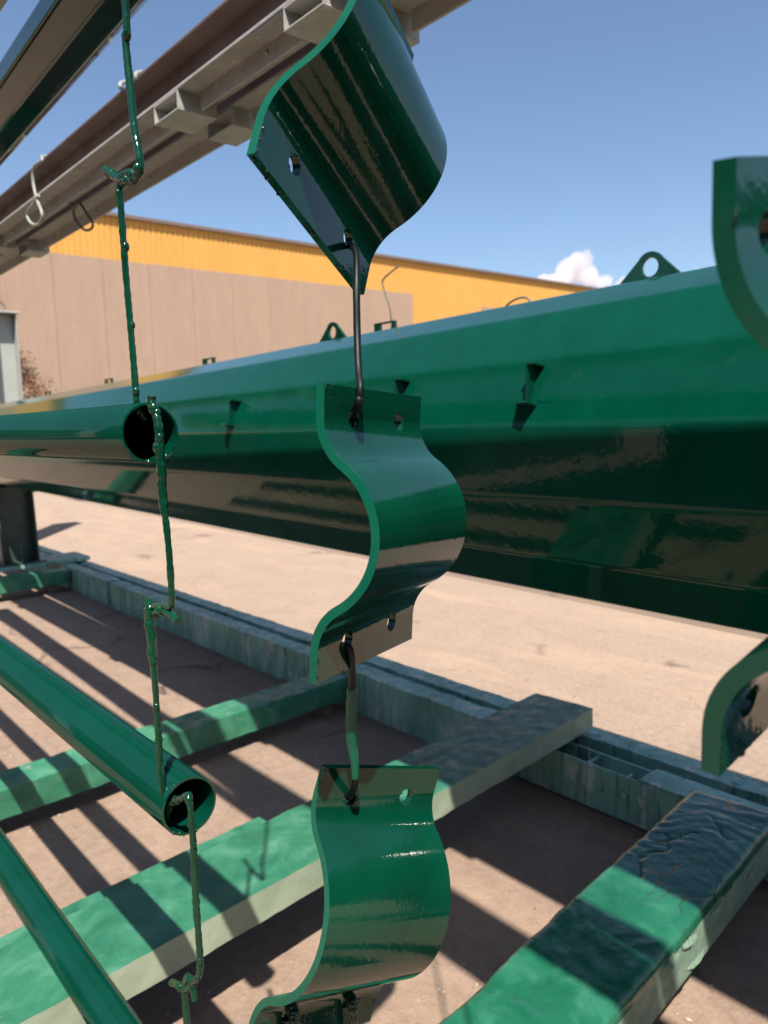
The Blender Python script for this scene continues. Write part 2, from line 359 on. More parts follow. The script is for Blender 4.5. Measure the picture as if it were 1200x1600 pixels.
# clouds
def cloud(name, c, w, h, label, n, seed):
    rd = random.Random(seed); bm = bmesh.new(); c = Vector(c)
    tr = Vector((_r0.x, _r0.y, 0)); dp = Vector((-tr.y, tr.x, 0))
    for i in range(n):
        u = rd.uniform(-1, 1); lobe = .55+.45*math.sin(u*4.1+seed*1.3)
        top = (1-abs(u)**2)*lobe*rd.random()**.6
        r = w*rd.uniform(.045, .12)*(1.1-.5*abs(u))
        p = c+tr*(u*w*.46)+Vector((0, 0, 1))*(h*top-h*.4)+dp*rd.uniform(-.22, .22)*w
        bmesh.ops.create_icosphere(bm, subdivisions=3, radius=r, matrix=Matrix.Translation(p))
    o = build(name, bm, M_cloud, smooth=180); tag(o, label, 'cloud')
    md = o.modifiers.new('melt', 'REMESH'); md.mode = 'VOXEL'; md.voxel_size = w/90; md.use_smooth_shade = True
    md = o.modifiers.new('soft', 'SMOOTH'); md.factor = .5; md.iterations = 9
    for k, (sz, st) in enumerate(((.16, .05), (.06, .018))):
        tx = bpy.data.textures.new('billow', 'CLOUDS'); tx.noise_scale = w*sz; tx.noise_depth = 3
        md = o.modifiers.new('billow', 'DISPLACE'); md.texture = tx; md.texture_coords = 'GLOBAL'; md.strength = w*st*.75; md.mid_level = .5
    return o
cloud('cloud', (-1865, 2588, 560), 320, 125, 'larger puffy white cloud above the end of the yellow roof', 110, 5)
cloud('cloud', (-1720, 2760, 505), 170, 40, 'thin low strip of cloud just above the pole edge beside the larger cloud', 40, 11)
cloud('cloud', (-1540, 2990, 545), 70, 30, 'tiny cloud puff behind the nearest lifting lug', 60, 12)

# pale column at far left
col = empty('steel_column', (-10.7, 2.86, 0)); tag(col, 'pale grey steel column standing behind the far end of the pole', 'column')
CT = 2.93
bm = bmesh.new(); box(bm, -.2, .2, -.17, .17, 0, .02); build('base_plate', bm, M_column, col)
bm = bmesh.new(); box(bm, -.15, .15, -.15, -.138, .02, CT); box(bm, -.15, .15, .138, .15, .02, CT); box(bm, -.006, .006, -.138, .138, .02, CT); build('post', bm, M_column, col, bevel=.003)
bm = bmesh.new(); box(bm, -.19, .19, -.19, .19, CT, CT+.025); build('cap_plate', bm, M_steel, col, bevel=.003)
bm = bmesh.new(); tube(bm, crom([(0, -.02, CT+.02), (0, -.06, CT+.09), (0, 0, CT+.16), (0, .06, CT+.10), (0, .03, CT+.03)], 5), .012, 8); build('ring', bm, M_darkwire, col, smooth=60)

# ------------------------------------------------------------------ the large polygonal pole
def pole_c(X): return Vector((X, 1.98, 1.346 + (X+.97)*.0031))
def pole_r(X): return .463 + (X+.97)*.0143
pole = empty('polygonal_pole', (-3, 1.98, 0)); tag(pole, 'huge glossy green polygonal steel pole lying across the scene on supports', 'pole')
PINV = Matrix.Translation((3, -1.98, 0))
def ppart(name, bm, m, parent=None, **k):
    o = build(name, bm, m, parent or pole, **k)
    if parent is None: o.matrix_parent_inverse = PINV
    return o
NF = 16; A0 = 10.0
def ngon_ring(n, a0, rnd_f=.16, k=4):
    pts = []
    for i in range(n):
        a = R_(a0 + 360/n*i); v = Vector((-math.cos(a), math.sin(a)))
        ap = R_(a0+360/n*(i-1)); an = R_(a0+360/n*(i+1))
        vp = Vector((-math.cos(ap), math.sin(ap))); vn = Vector((-math.cos(an), math.sin(an)))
        s = v + (vp-v)*rnd_f; e = v + (vn-v)*rnd_f
        for j in range(k+1):
            t = j/k; pts.append(s*(1-t)**2 + v*2*t*(1-t) + e*t*t)
    return pts
ring2 = ngon_ring(NF, A0, .06)
bm = bmesh.new(); rings = []
XS = [1.7 - .35*i for i in range(33)]
for X in XS:
    c, r = pole_c(X), pole_r(X)*1.006
    wob = 0.0
    rings.append([bm.verts.new((X, c.y+p.x*(r+wob*mnoise.noise(Vector((X*1.3, p.x*2, p.y*2)))), c.z+p.y*(r+wob*mnoise.noise(Vector((X*1.1+5, p.x*2, p.y*2)))))) for p in ring2])
for i in range(len(rings)-1):
    for k in range(len(ring2)):
        bm.faces.new((rings[i][k], rings[i][(k+1) % len(ring2)], rings[i+1][(k+1) % len(ring2)], rings[i+1][k]))
shaft = ppart('shaft', bm, M_pole, smooth=40)
def flat_facets(o, lim):                            # the flat panels stay flat, only the folds between them are rounded
    for p in o.data.polygons:
        if p.area > lim: p.use_smooth = False
flat_facets(shaft, .02)
md = shaft.modifiers.new('solid', 'SOLIDIFY'); md.thickness = .008; md.offset = -1
for X in (XS[0], XS[-1]):
    bm = bmesh.new(); c, r = pole_c(X), pole_r(X); tube(bm, [(X-.012, c.y, c.z), (X+.012, c.y, c.z)], r*1.12, 48); ppart('end_flange', bm, M_pole, smooth=40)
def holed_plate(bm, outline, holes, thick, to3d):
    """outline and holes: lists of 2-D loops; to3d(p2, t) gives the point at thickness t (0 front, 1 back)"""
    loops = [outline]+holes; sides = []
    for t in (0, 1):
        edges_ = []; lv = []
        for lp in loops:
            vs_ = [bm.verts.new(to3d(p, t*thick)) for p in lp]; lv.append(vs_)
            edges_ += [bm.edges.new((vs_[i], vs_[(i+1) % len(vs_)])) for i in range(len(vs_))]
        bmesh.ops.triangle_fill(bm, use_beauty=True, use_dissolve=False, edges=edges_)
        sides.append(lv)
    for a, b_ in zip(*sides):
        for i in range(len(a)):
            bm.faces.new((a[i], a[(i+1) % len(a)], b_[(i+1) % len(a)], b_[i]))
def circ(cx, cy, r, n=24): return [(cx+r*math.cos(2*math.pi*i/n), cy+r*math.sin(2*math.pi*i/n)) for i in range(n)]
def lug(X):
    c, r = pole_c(X), pole_r(X); z0 = c.z+r-.022; bm = bmesh.new()
    out = [(-.115, 0), (.115, 0), (.115, .012)] + [(.042*math.sin(a), .064+.042*math.cos(a)) for a in [R_(58-116*i/12) for i in range(13)]] + [(-.115, .012)]
    holed_plate(bm, out, [circ(0, .064, .0255)], .012, lambda p, t: (X+p[0], c.y+.02-t, z0+p[1]))
    return ppart('lifting_lug', bm, M_paint, smooth=40, bevel=.0012)
lug(-1.165); lug(-2.62); lug(.3)
def strap(X, w=.12, h=.05):
    c, r = pole_c(X), pole_r(X); z0 = c.z+r-.012; bm = bmesh.new()
    out = [(-w/2, 0), (w/2, 0), (w/2, h), (-w/2, h)]
    hole = [(-w*.22, .014), (w*.30, .014), (w*.36, h-.008), (-w*.22, h-.008)]
    holed_plate(bm, out, [hole], .014, lambda p, t: (X+p[0], c.y-.007+t, z0+p[1]))
    return ppart('top_bracket', bm, M_paint, bevel=.001)
for X in (-2.27, -3.68, -5.05, -6.3): strap(X)
def facet_frame(X, e, up):
    """point on the facet with normal elevation e at X, offset up along the facet"""
    n = Vector((0, -math.cos(R_(e)), math.sin(R_(e)))); t = Vector((0, math.sin(R_(e)), math.cos(R_(e))))
    ap = pole_r(X)*math.cos(math.pi/NF)*1.006
    return pole_c(X)+n*ap+t*up, n, t
def side_bracket(X, up):
    o, n, t = facet_frame(X, A0+11.25, up); xx = Vector((1, 0, 0)); bm = bmesh.new()
    def pl(pts, ax, th):
        a = [bm.verts.new(p) for p in pts]; b_ = [bm.verts.new(p+ax*th) for p in pts]
        bm.faces.new(a); bm.faces.new(b_[::-1])
        for i in range(len(a)): bm.faces.new((a[i], a[(i+1) % len(a)], b_[(i+1) % len(a)], b_[i]))
    # lower shelf, upper nose and the tapered web between them
    pl([o-n*.004-xx*.04-t*.058, o-n*.004+xx*.028-t*.058, o+n*.046+xx*.028-t*.066, o+n*.040-xx*.008-t*.066], t, .006)
    pl([o-n*.004-xx*.005+t*.046, o-n*.004+xx*.024+t*.046, o+n*.048+xx*.027+t*.034, o+n*.045-xx*.003+t*.034], t, .006)
    pl([o-n*.004+t*.047, o+n*.043+t*.036, o+n*.016-t*.053, o-n*.004-t*.053], xx, .006)
    ppart('step_bracket', bm, M_paint, bevel=.0008)
    # faint welded pad beside it
    bm = bmesh.new(); out = []
    for sx, sy, a0 in ((1, 1, 0), (-1, 1, 90), (-1, -1, 180), (1, -1, 270)):
        for j in range(5): a = R_(a0+22.5*j); out.append((.022*sx+.012*math.cos(a), .028*sy+.012*math.sin(a)))
    holed_plate(bm, out, [], .003, lambda p, q: o+xx*(.06+p[0])+t*(p[1]-.01)+n*(.002-q))
    ppart('weld_pad', bm, M_pole, bevel=.001)
for X, up in ((-1.235, .02), (-1.735, .015), (-2.735, .0)): side_bracket(X, up)
# thin bent wires stuck on the top brackets
def pole_wire(pts, label):
    bm = bmesh.new(); tube(bm, crom(pts, 5), .0035, 8, jit=.2)
    o = build('bent_wire', bm, M_darkwire, smooth=60); tag(o, label, 'wire')
z = pole_c(-2.25).z+pole_r(-2.25)
pole_wire([(-2.235, 1.98, z+.035), (-2.24, 1.98, z+.085), (-2.275, 1.98, z+.17), (-2.27, 1.98, z+.20), (-2.195, 1.99, z+.235)], 'thin bent wire rising from a bracket on top of the big pole')
z = pole_c(-1.68).z+pole_r(-1.68)
pole_wire([(-1.70, 2.02, z-.02), (-1.71, 2.02, z+.012), (-1.66, 2.02, z+.035), (-1.61, 2.02, z+.028), (-1.60, 2.02, z-.02)], 'short bent wire loop on the pole near the pale vent cover')

# ------------------------------------------------------------------ overhead double beam
def overhead(Y0, label, stubs, W, x0=-11, x1=1.5):
    e = empty('overhead_beam', (-2, Y0, 2.26)); tag(e, label, 'beam', 'pair of overhead steel beams')
    def L(bm, name, m, bev=.0015): 
        o = build(name, bm, m, e, bevel=bev); o.matrix_parent_inverse = Matrix.Translation((2, -Y0, -2.26)); return o
    bm = bmesh.new(); box(bm, x0, x1, Y0, Y0+W, 2.26, 2.268); L(bm, 'lower_flange', M_steel)
    bm = bmesh.new(); box(bm, x0, x1, Y0+.052, Y0+.059, 2.268, 2.355); L(bm, 'web', M_primer)
    bm = bmesh.new(); box(bm, x0, x1, Y0, Y0+W, 2.355, 2.363); L(bm, 'upper_flange', M_primer)
    xs = sorted(stubs); seg = [x0]
    for s in xs: seg += [s-.078, s+.078]
    seg.append(x1)
    for a, b_ in zip(seg[::2], seg[1::2]):
        bm = bmesh.new(); box(bm, a, b_, Y0+.054, Y0+.061, 2.219, 2.2598); L(bm, 'hanger_strip', M_steel)
    for s in xs:
        bm = bmesh.new(); a, b_ = s-.066, s+.066; y0, y1 = Y0-.001, Y0+min(.106, W-.003); z0, z1 = 2.214, 2.2596; th = .0045
        box(bm, a, b_, y0, y1, z0, z0+th); box(bm, a, b_, y0, y1, z1-th, z1); box(bm, a, a+th, y0, y1, z0+th, z1-th); box(bm, b_-th, b_, y0, y1, z0+th, z1-th)
        L(bm, 'tube_stub', M_steel, .0008)
        bm = bmesh.new(); box(bm, s-.19, s-.075, Y0+.003, Y0+.05, 2.2545, 2.2598); L(bm, 'packing_plate', M_steel, .001)
    k = -9.0
    while k < 1.2:
        bm = bmesh.new(); disc_bolt(bm, (k, Y0+.0535, 2.242), (0, -1, 0), .006, .006); L(bm, 'rivet', M_steel, None); k += .47
    return e
overhead(.923, 'nearer of the two overhead grey steel beams, dull red web', [-1.864, -1.27, -.6, -3.6, -5.6], .124)
overhead(1.079, 'farther overhead grey steel beam, sky showing below its edge', [-1.875, -1.27, -.6, -3.6, -5.6], .090)
# wire loops on the overhead beams
def wire_thing(name, pts, r, m, label, cat='wire', group=None, n=6, jit=.15, seed=0, blobs=(), seg=10, ribs=0.0):
    bm = bmesh.new(); c = crom(pts, n); tube(bm, c, r, seg, jit=jit, seed=seed, ribs=ribs)
    rd = random.Random(seed+1)
    for t, k in blobs:
        p = c[int(t*(len(c)-1))]; rr = r(t) if callable(r) else r
        blob(bm, p+Vector((rd.uniform(-1, 1), rd.uniform(-1, 1), rd.uniform(-.5, .5)))*rr*.5, rr*k, (1, 1, 1.35))
    bmesh.ops.remove_doubles(bm, verts=bm.verts, dist=1e-6)
    o = build(name, bm, m, smooth=75); return tag(o, label, cat, group)
Y = .905
wire_thing('wire_loop', [(-2.80, .985, 2.372), (-2.81, .93, 2.375), P(66, 250, Y), P(53, 262, Y), P(52, 285, Y), P(58, 312, Y), P(66, 335, Y), P(62, 349, Y), P(52, 351, Y), P(44, 342, Y), P(44, 330, Y), P(55, 315, Y), P(60, 305, Y)], .0055, M_wirehook, 'pale wire loop hung over the nearer overhead beam', seed=3)
Y = 1.03
wire_thing('wire_loop', [(-2.86, 1.00, 2.275), P(106, 305, Y), P(108, 316, Y), P(118, 322, Y), P(125, 318, Y), P(135, 333, Y), P(145, 350, Y), P(140, 359, Y), P(130, 358, Y), P(119, 345, Y), P(115, 330, Y), P(121, 318, Y)], .0045, M_darkwire, 'brownish wire loop dangling between the two overhead beams', seed=5)
Y = .915
for i, (x, y) in enumerate(((192, 132), (216, 117))):
    wire_thing('wire_clip', [P(x+4, y-4, 1.0), P(x, y-3, .95), P(x-4, y, Y), P(x-3, y+8, Y)], .006, M_wirehook, ('left' if i == 0 else 'right')+' of two wire ends hooked over the nearer overhead beam top', group='wire ends on the overhead beam', seed=8+i)

# second, slender pole hanging at upper left and the member above it
def hung_ring(n, a0, rnd_f=.12): return ngon_ring(n, a0, rnd_f, 3)
hp = empty('hanging_pole', (-2.2, .655, 2.28)); tag(hp, 'slender glossy dark green pole hanging overhead in the upper left corner', 'pole')
rg = hung_ring(8, 27.5); bm = bmesh.new(); rr = []
for X in (1.4, .4, -.6, -1.6, -2.6, -3.6, -4.6, -5.6):
    c = Vector((X+2.2, -.03*(X+2.2), 0)); r = .070+.0012*(X+2.2)
    rr.append([bm.verts.new(c+Vector((0, p.x*r, p.y*r))) for p in rg])
for i in range(len(rr)-1):
    for k in range(len(rg)): bm.faces.new((rr[i][k], rr[i][(k+1) % len(rg)], rr[i+1][(k+1) % len(rg)], rr[i+1][k]))
hs = build('shaft', bm, M_hang, hp, smooth=40); flat_facets(hs, .015); md = hs.modifiers.new('solid', 'SOLIDIFY'); md.thickness = .004; md.offset = -1
for X in (-1.0, -4.6):
    wire_thing('hanger_wire', [(X, .62, 2.21), (X, .70, 2.24), (X, .70, 2.32), (X, .62, 2.37), (X, .5, 2.6), (X, .42, 3.0)], .004, M_wire, 'green wire slung under the slender hanging pole '+('near its visible end' if X > -2 else 'toward its far end'), seed=int(X*10))
bm = bmesh.new(); box(bm, -7, 1.5, .492, .53, 2.312, 2.36)
tag(build('square_tube', bm, M_steel, bevel=.003), 'grey square tube crossing the extreme top left corner', 'tube')
bm = bmesh.new(); box(bm, -7, 1.5, .395, .455, 3.0, 3.06)
tag(build('hanging_rail', bm, M_steel, bevel=.003), 'grey rail high above from which the wire chains hang', 'rail')

# ------------------------------------------------------------------ hanging pipes and their hooks
def pipe(Xe, Y, zc, L, label, R=.038, tilt=0.0):
    e = empty('pipe', (Xe, Y, zc)); tag(e, label, 'pipe', 'green pipes hanging on the left chain')
    bm = bmesh.new(); seg = 64; th = .0032; rings = []
    prof = [(0, R-th), (0, R-.0006), (-.0008, R), (-L, R), (-L, R-th)]
    for x, r in prof: rings.append([bm.verts.new((x, r*math.cos(2*math.pi*k/seg), r*math.sin(2*math.pi*k/seg)+tilt*x)) for k in range(seg)])
    rings.append(rings[0])
    for i in range(len(rings)-1):
        for k in range(seg): bm.faces.new((rings[i][k], rings[i][(k+1) % seg], rings[i+1][(k+1) % seg], rings[i+1][k]))
    build('tube', bm, M_pipe, e, smooth=40)
    rd = random.Random(int(zc*100)); bm = bmesh.new()     # paint beads along the lower rim
    for k in range(7):
        a = R_(rd.uniform(200, 340)); blob(bm, (rd.uniform(-.003, .001), (R-.002)*math.cos(a), (R-.002)*math.sin(a)), rd.uniform(.0012, .0026), (1, 1, 1.4))
    build('paint_beads', bm, M_wire, e, smooth=80)['kind'] = 'stuff'
    return e
pipe(-.923, .41, 1.443, 3.6, 'topmost green pipe, seen end on in front of the big pole', tilt=0)
pipe(-.878, .41, .967, 3.6, 'middle green pipe slanting across the left, open end facing the camera')
pipe(-.62, .468, .305, 3.9, 'lowest green pipe cutting through the bottom left corner')

for zc, lab in ((1.44, 'upper'), (.97, 'middle'), (.55, 'lower')):  # unseen added pipes; their shadow stripes darken the lowest clamp's reflections
    pipe(3.6, .41, zc, 3.3, lab+' added green pipe, unseen right of the picture, for its shadow stripes')
    for xx in (.55, 3.3):
        wire_thing('hanger_wire', [(xx, .41, zc-.036), (xx, .452, zc-.02), (xx, .452, zc+.02), (xx, .41, zc+.05), (xx, .41, zc+.2), (xx, .41, 3.0 if zc > 1.2 else zc+.42)], .004, M_wire, ('left' if xx < 1 else 'right')+' wire sling of the '+lab+' added pipe to the right of the picture', seed=int(zc*20))
WY = .405
def PX(l, Y=WY): return [P(x, y, Y) for x, y in l]
bl = [(t_, k_) for t_, k_ in ((.07, 1.0), (.13, 1.18), (.16, .95), (.27, 1.05), (.31, 1.2), (.44, .98), (.52, 1.1), (.55, 1.25), (.68, 1.0), (.81, 1.15), (.84, .96), (.93, 1.1))]
G1 = 'painted rebar hooks of the left chain'
wire_thing('rebar_hook', [(-.93, .41, 3.0), (-.925, .408, 2.5)] + PX([(194, -30), (196, 60), (203, 130), (210, 200), (218, 245), (218, 268), (207, 280), (194, 283), (181, 277), (172, 271), (164, 264)]), .0046, M_wire, 'topmost green rebar hook of the left chain, curled at its lower end', 'hook', G1, seed=11, blobs=[(x*.5+.5, k) for x, k in bl], jit=.16, ribs=.04, n=10)
wire_thing('rebar_hook', PX([(203, 286), (209, 277), (205, 270), (196, 271), (189, 282), (187, 295), (190, 340), (196, 420), (203, 500), (209, 570), (213, 625)]) + [P(216, 640, .41), P(226, 655, .42)], .0042, M_wire, 'straight rebar hook dropping from the curled hook to the topmost pipe', 'hook', G1, seed=12, blobs=bl, jit=.10, ribs=.06, n=10)
wire_thing('rebar_hook', PX([(237, 618), (237, 630), (243, 645), (248, 670), (250, 700), (252, 730), (254, 770), (257, 800), (262, 840), (266, 890), (268, 935), (266, 948), (255, 947), (240, 948)], .385) , lambda t: .0052 if t < .55 else .0040, M_wire, 'rebar hook passing through the topmost pipe end and bent at its foot', 'hook', G1, seed=13, blobs=bl[:6], jit=.16, ribs=.04, n=10)
wire_thing('rebar_hook', PX([(278, 970), (268, 961), (252, 953), (240, 958), (233, 945), (229, 938)], .385), .0044, M_wire, 'short forked rebar crosspiece between the upper and middle pipes', 'hook', G1, seed=14, blobs=[(.4, 1.4), (.55, 1.3)], jit=.2)
wire_thing('rebar_hook', PX([(232, 950), (234, 975), (237, 1000), (241, 1050), (245, 1110), (248, 1160), (250, 1200), (255, 1235), (257, 1254)], .382) + [P(262, 1262, .40)], lambda t: .0058 if t < .3 else .0042, M_wire, 'rebar hook reaching down to the middle pipe wall', 'hook', G1, seed=15, blobs=bl[:8]+[(.95, 1.3)], jit=.15, n=10)
wire_thing('rebar_hook', PX([(258, 1280), (263, 1265), (273, 1252), (285, 1247), (293, 1243), (296, 1252), (299, 1275), (302, 1320), (304, 1370), (307, 1420), (311, 1470), (313, 1505), (310, 1525), (300, 1536), (290, 1545), (280, 1540), (268, 1535)], .385), lambda t: .0042, M_wire, 'knobbly rebar hook hanging out of the middle pipe end', 'hook', G1, seed=16, blobs=bl, jit=.2, ribs=.05, n=10)
wire_thing('rebar_hook', PX([(304, 1562), (302, 1548), (297, 1530), (291, 1530), (288, 1545), (290, 1575), (292, 1600), (294, 1640), (297, 1720)], .385) + [(-.86, .42, .36), (-.86, .44, .33)], .0044, M_wire, 'lowest rebar hook of the left chain at the bottom edge', 'hook', G1, seed=17, blobs=bl[:4], jit=.15)

# ------------------------------------------------------------------ omega-shaped pipe clamps
def clamp_profile(H, R, s, rf):
    nc = s-R; vf = math.sqrt((R+rf)**2-(rf-nc)**2); ang = math.atan2(rf-nc, vf); pts = []
    a0, a1 = -math.pi/2, ang-math.pi
    for i in range(13):
        a = a0+(a1-a0)*i/12; pts.append((vf+rf*math.cos(a), rf+rf*math.sin(a)))
    for i in range(1, 25):
        a = ang+(math.pi/2-ang)*i/24; pts.append((R*math.cos(a), nc+R*math.sin(a)))
    pts += [(-v, n) for v, n in pts[::-1][1:]]
    return vf, pts
def clamp(label, pose, shape, th=.0075, seed=0, warp=None, drops=0):
    H, w, R, s, rf, hv, hu = shape
    vf, pr = clamp_profile(H, R, s, rf)
    rv = Vector(pose[3:]); rot = Matrix.Rotation(rv.length, 4, rv.normalized())
    e = empty('pipe_clamp', (0, 0, 0)); e.matrix_world = Matrix.Translation(pose[:3]) @ rot
    tag(e, label, 'clamp', 'green steel pipe clamps hanging on wires')
    bm = bmesh.new(); hr = .0084; W = w/2; NU = 18
    us = [-W+w*(k/NU)**1.4 for k in range(NU+1)]
    wf = warp or (lambda u, v: 0.0)
    for sg in (1, -1):
        out = [(u, vf) for u in us] + [(W, H/2), (-W, H/2)]
        loops = [out]; sides = []
        for t in (0, -th):
            ed = []; lv = []
            for lp in loops:
                vv = [bm.verts.new((t+wf(p[0], sg*p[1]), p[0], sg*p[1])) for p in lp]; lv.append(vv)
                ed += [bm.edges.new((vv[i], vv[(i+1) % len(vv)])) for i in range(len(vv))]
            bmesh.ops.triangle_fill(bm, use_beauty=True, use_dissolve=False, edges=ed); sides.append(lv)
        for li, (a, b_) in enumerate(zip(*sides)):
            for i in range(len(a)):
                if li == 0 and i < NU: continue          # the side that joins the bend stays open
                bm.faces.new((a[i], a[(i+1) % len(a)], b_[(i+1) % len(a)], b_[i]))
    fr, bk = [], []
    for i, (v, n) in enumerate(pr):
        p0 = pr[max(i-1, 0)]; p1 = pr[min(i+1, len(pr)-1)]
        t = Vector((p1[0]-p0[0], p1[1]-p0[1])).normalized()
        if i in (0, len(pr)-1): t = Vector((-1, 0))
        nv = Vector((t.y, -t.x))                     # (v, n) normal, points to +n
        q = (v-nv.x*th, n-nv.y*th)
        fr.append([bm.verts.new((n+wf(u, v)*nv.y, u, v+wf(u, v)*nv.x)) for u in us]); bk.append([bm.verts.new((q[1]+wf(u, v)*nv.y, u, q[0]+wf(u, v)*nv.x)) for u in us])
    for i in range(len(pr)-1):
        for k in range(NU):
            bm.faces.new((fr[i][k], fr[i+1][k], fr[i+1][k+1], fr[i][k+1])); bm.faces.new((bk[i][k], bk[i][k+1], bk[i+1][k+1], bk[i+1][k]))
        for k in (0, NU): bm.faces.new((fr[i][k], fr[i+1][k], bk[i+1][k], bk[i][k]))
    bmesh.ops.remove_doubles(bm, verts=bm.verts, dist=1e-5)
    # drill the four bolt holes
    bm2 = bmesh.new()
    for su in (-1, 1):
        for sv in (-1, 1): tube(bm2, [(-.05, su*hu, sv*(H/2-hv)), (.05, su*hu, sv*(H/2-hv))], hr, 28)
    bmesh.ops.recalc_face_normals(bm, faces=bm.faces); bmesh.ops.recalc_face_normals(bm2, faces=bm2.faces)
    ma = bpy.data.meshes.new('band_blank'); bm.to_mesh(ma); bm.free(); mb = bpy.data.meshes.new('drill'); bm2.to_mesh(mb); bm2.free()
    oa = bpy.data.objects.new('band_blank', ma); ob = bpy.data.objects.new('drill', mb); COL.objects.link(oa); COL.objects.link(ob)
    md = oa.modifiers.new('drill', 'BOOLEAN'); md.operation = 'DIFFERENCE'; md.object = ob; md.solver = 'EXACT'
    dg = bpy.context.evaluated_depsgraph_get(); me2 = bpy.data.meshes.new_from_object(oa.evaluated_get(dg))
    bpy.data.objects.remove(oa); bpy.data.objects.remove(ob)
    bm = bmesh.new(); bm.from_mesh(me2)
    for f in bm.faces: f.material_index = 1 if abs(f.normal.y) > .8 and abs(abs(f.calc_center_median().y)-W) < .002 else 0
    o = build('band', bm, [M_paint, M_litgreen], e, smooth=30)
    md = o.modifiers.new('bevel', 'BEVEL'); md.width = .0010; md.segments = 3; md.limit_method = 'ANGLE'; md.angle_limit = R_(40)
    md = o.modifiers.new('wn', 'WEIGHTED_NORMAL'); md.keep_sharp = False; md.weight = 90
    # paint beads and runs at edges and holes
    rd = random.Random(seed); bm = bmesh.new()
    for k in range(9):
        u = rd.uniform(-W, W); blob(bm, (-th*rd.random(), u, -H/2-rd.uniform(-.0004, .0008)), rd.uniform(.0008, .0020), (1, 1.4, 1.2))
    for k in range(7):
        su = rd.choice((-1, 1)); sv = rd.choice((-1, 1)); a = rd.uniform(0, 6.28)
        blob(bm, (rd.uniform(-.001, .0006), su*hu+hr*math.cos(a), sv*(H/2-hv)+hr*math.sin(a)), rd.uniform(.0007, .0016), (.7, 1, 1.2))
    for k in range(drops):                           # wet drops hanging on the face below the holes
        v = rd.uniform(-.004, .03)+vf-.012; blob(bm, (.0006+max(0, (vf-v))*.35, rd.uniform(-W, W*.4), v), rd.uniform(.0005, .0017), (.8, 1, 1.3))
    for k in range(6):
        blob(bm, (.0002, -W*rd.uniform(.98, 1.0), rd.uniform(vf, H/2)*rd.choice((-1, 1))), rd.uniform(.0006, .0012), (1, .8, 2.0))
    build('paint_beads', bm, M_wire, e, smooth=80)['kind'] = 'stuff'
    return e
clamp('topmost tilted clamp, dark underside against the sky, cut off by the top edge', (-.5548, .4484, 1.7339, -.4206, -.0524, .411), (.2786, .1901, .0821, .0587, .0491, .0282, .0482), seed=1)
clamp('middle clamp at the centre of the picture, in front of the big pole', (-.5162, .4301, 1.3566, -.0555, .037, .3567), (.2385, .1697, .0704, .053, .0415, .026, .0398), seed=2)
clamp('lowest clamp facing the camera, with a white sun glint on its bulge', (-.5725, .4296, .9744, -.3078, .0999, -.0695), (.2768, .1502, .0921, .0658, .0396, .0298, .0364), seed=3)
clamp('blurred close clamp cut off by the right edge of the picture', (-.1423, .3705, 1.4238, .1948, .097, -.0078), (.2607, .1328, .0778, .059, .0538, .0274, .0401), th=.0088, seed=4)

G2 = 'wires of the middle clamp chain'
h1 = Vector((-.5587, .4453, 1.6129)); h2 = Vector((-.4998, .3985, 1.4516)); h2b = Vector((-.5047, .3872, 1.2655)); h3 = Vector((-.5626, .4274, 1.0885))
wire_thing('rod_hook', [P(530, 412, .462), P(531, 396, .458), P(540, 384, .45), P(551, 386, .438), P(557, 400, .428), P(557, 450, .415), P(558, 520, .408), P(560, 575, .400), P(563, 605, .392), P(561, 625, .392), P(555, 640, .396), h2+Vector((-.006, 0, .002)), h2+Vector((-.016, .004, -.008))], .0031, M_rod, 'black looking rod hook joining the topmost and middle clamps', 'hook', G2, seed=21, blobs=[(.75, 1.2), (.8, 1.15)], jit=.12, n=8)
hk = wire_thing('rod_hook', [P(524, 1052, .405), P(525, 1030, .400), P(531, 1013, .392), P(541, 1009, .386), P(548, 1020, .388), P(550, 1045, .395), P(550, 1080, .402), P(550, 1120, .408), P(551, 1160, .412), P(554, 1195, .414), P(555, 1220, .416), P(551, 1236, .420), h3+Vector((-.004, 0, .002)), h3+Vector((-.016, .004, -.006))], .0033, M_rod, 'rod hook with a thick green sleeve joining the middle and lowest clamps', 'hook', G2, seed=22, blobs=[(.93, 1.6)], jit=.08, n=8)
bm = bmesh.new(); tube(bm, crom([P(550, 1076, .4015), P(550, 1082, .4022), P(549, 1120, .408), P(550, 1160, .412), P(554, 1190, .414), P(555, 1215, .4155)], 8), lambda t: .0044 if t < .3 else .0050-.0014*max(0, t-.55)/.45, 14, jit=.06)
build('paint_sleeve', bm, M_litgreen, hk, smooth=60)
ht = Vector((-.5514, .4511, 1.8549))
wire_thing('rod_hook', [ht+Vector((-.02, .01, -.01)), ht+Vector((-.004, 0, .0)), ht+Vector((.012, -.01, .012)), ht+Vector((.008, -.01, .05)), (-.548, .43, 2.2), (-.55, .41, 2.7), (-.55, .41, 3.0)], .004, M_wire, 'rod hook running up from the topmost clamp out of the picture', 'hook', G2, seed=23)
b3 = Vector((-.5862, .3625, .8826)); b4 = Vector((-.5824, .4318, .8603))
for q, nm, sd in ((b3, 'left', 24), (b4, 'right', 25)):
    wire_thing('rod_hook', [q+Vector((-.02, .004, -.02)), q+Vector((-.004, 0, .002)), q+Vector((.010, -.002, .006)), q+Vector((.013, -.003, -.006)), q+Vector((.010, -.002, -.05)), q+Vector((.006, 0, -.16))], .0038, M_wire, nm+' wire knotted through the lower edge of the lowest clamp', 'hook', G2, seed=sd, blobs=[(.35, 1.7), (.45, 1.5), (.55, 1.3)])
hr4 = Matrix.Rotation(Vector((.1948, .097, -.0078)).length, 4, Vector((.1948, .097, -.0078)).normalized())
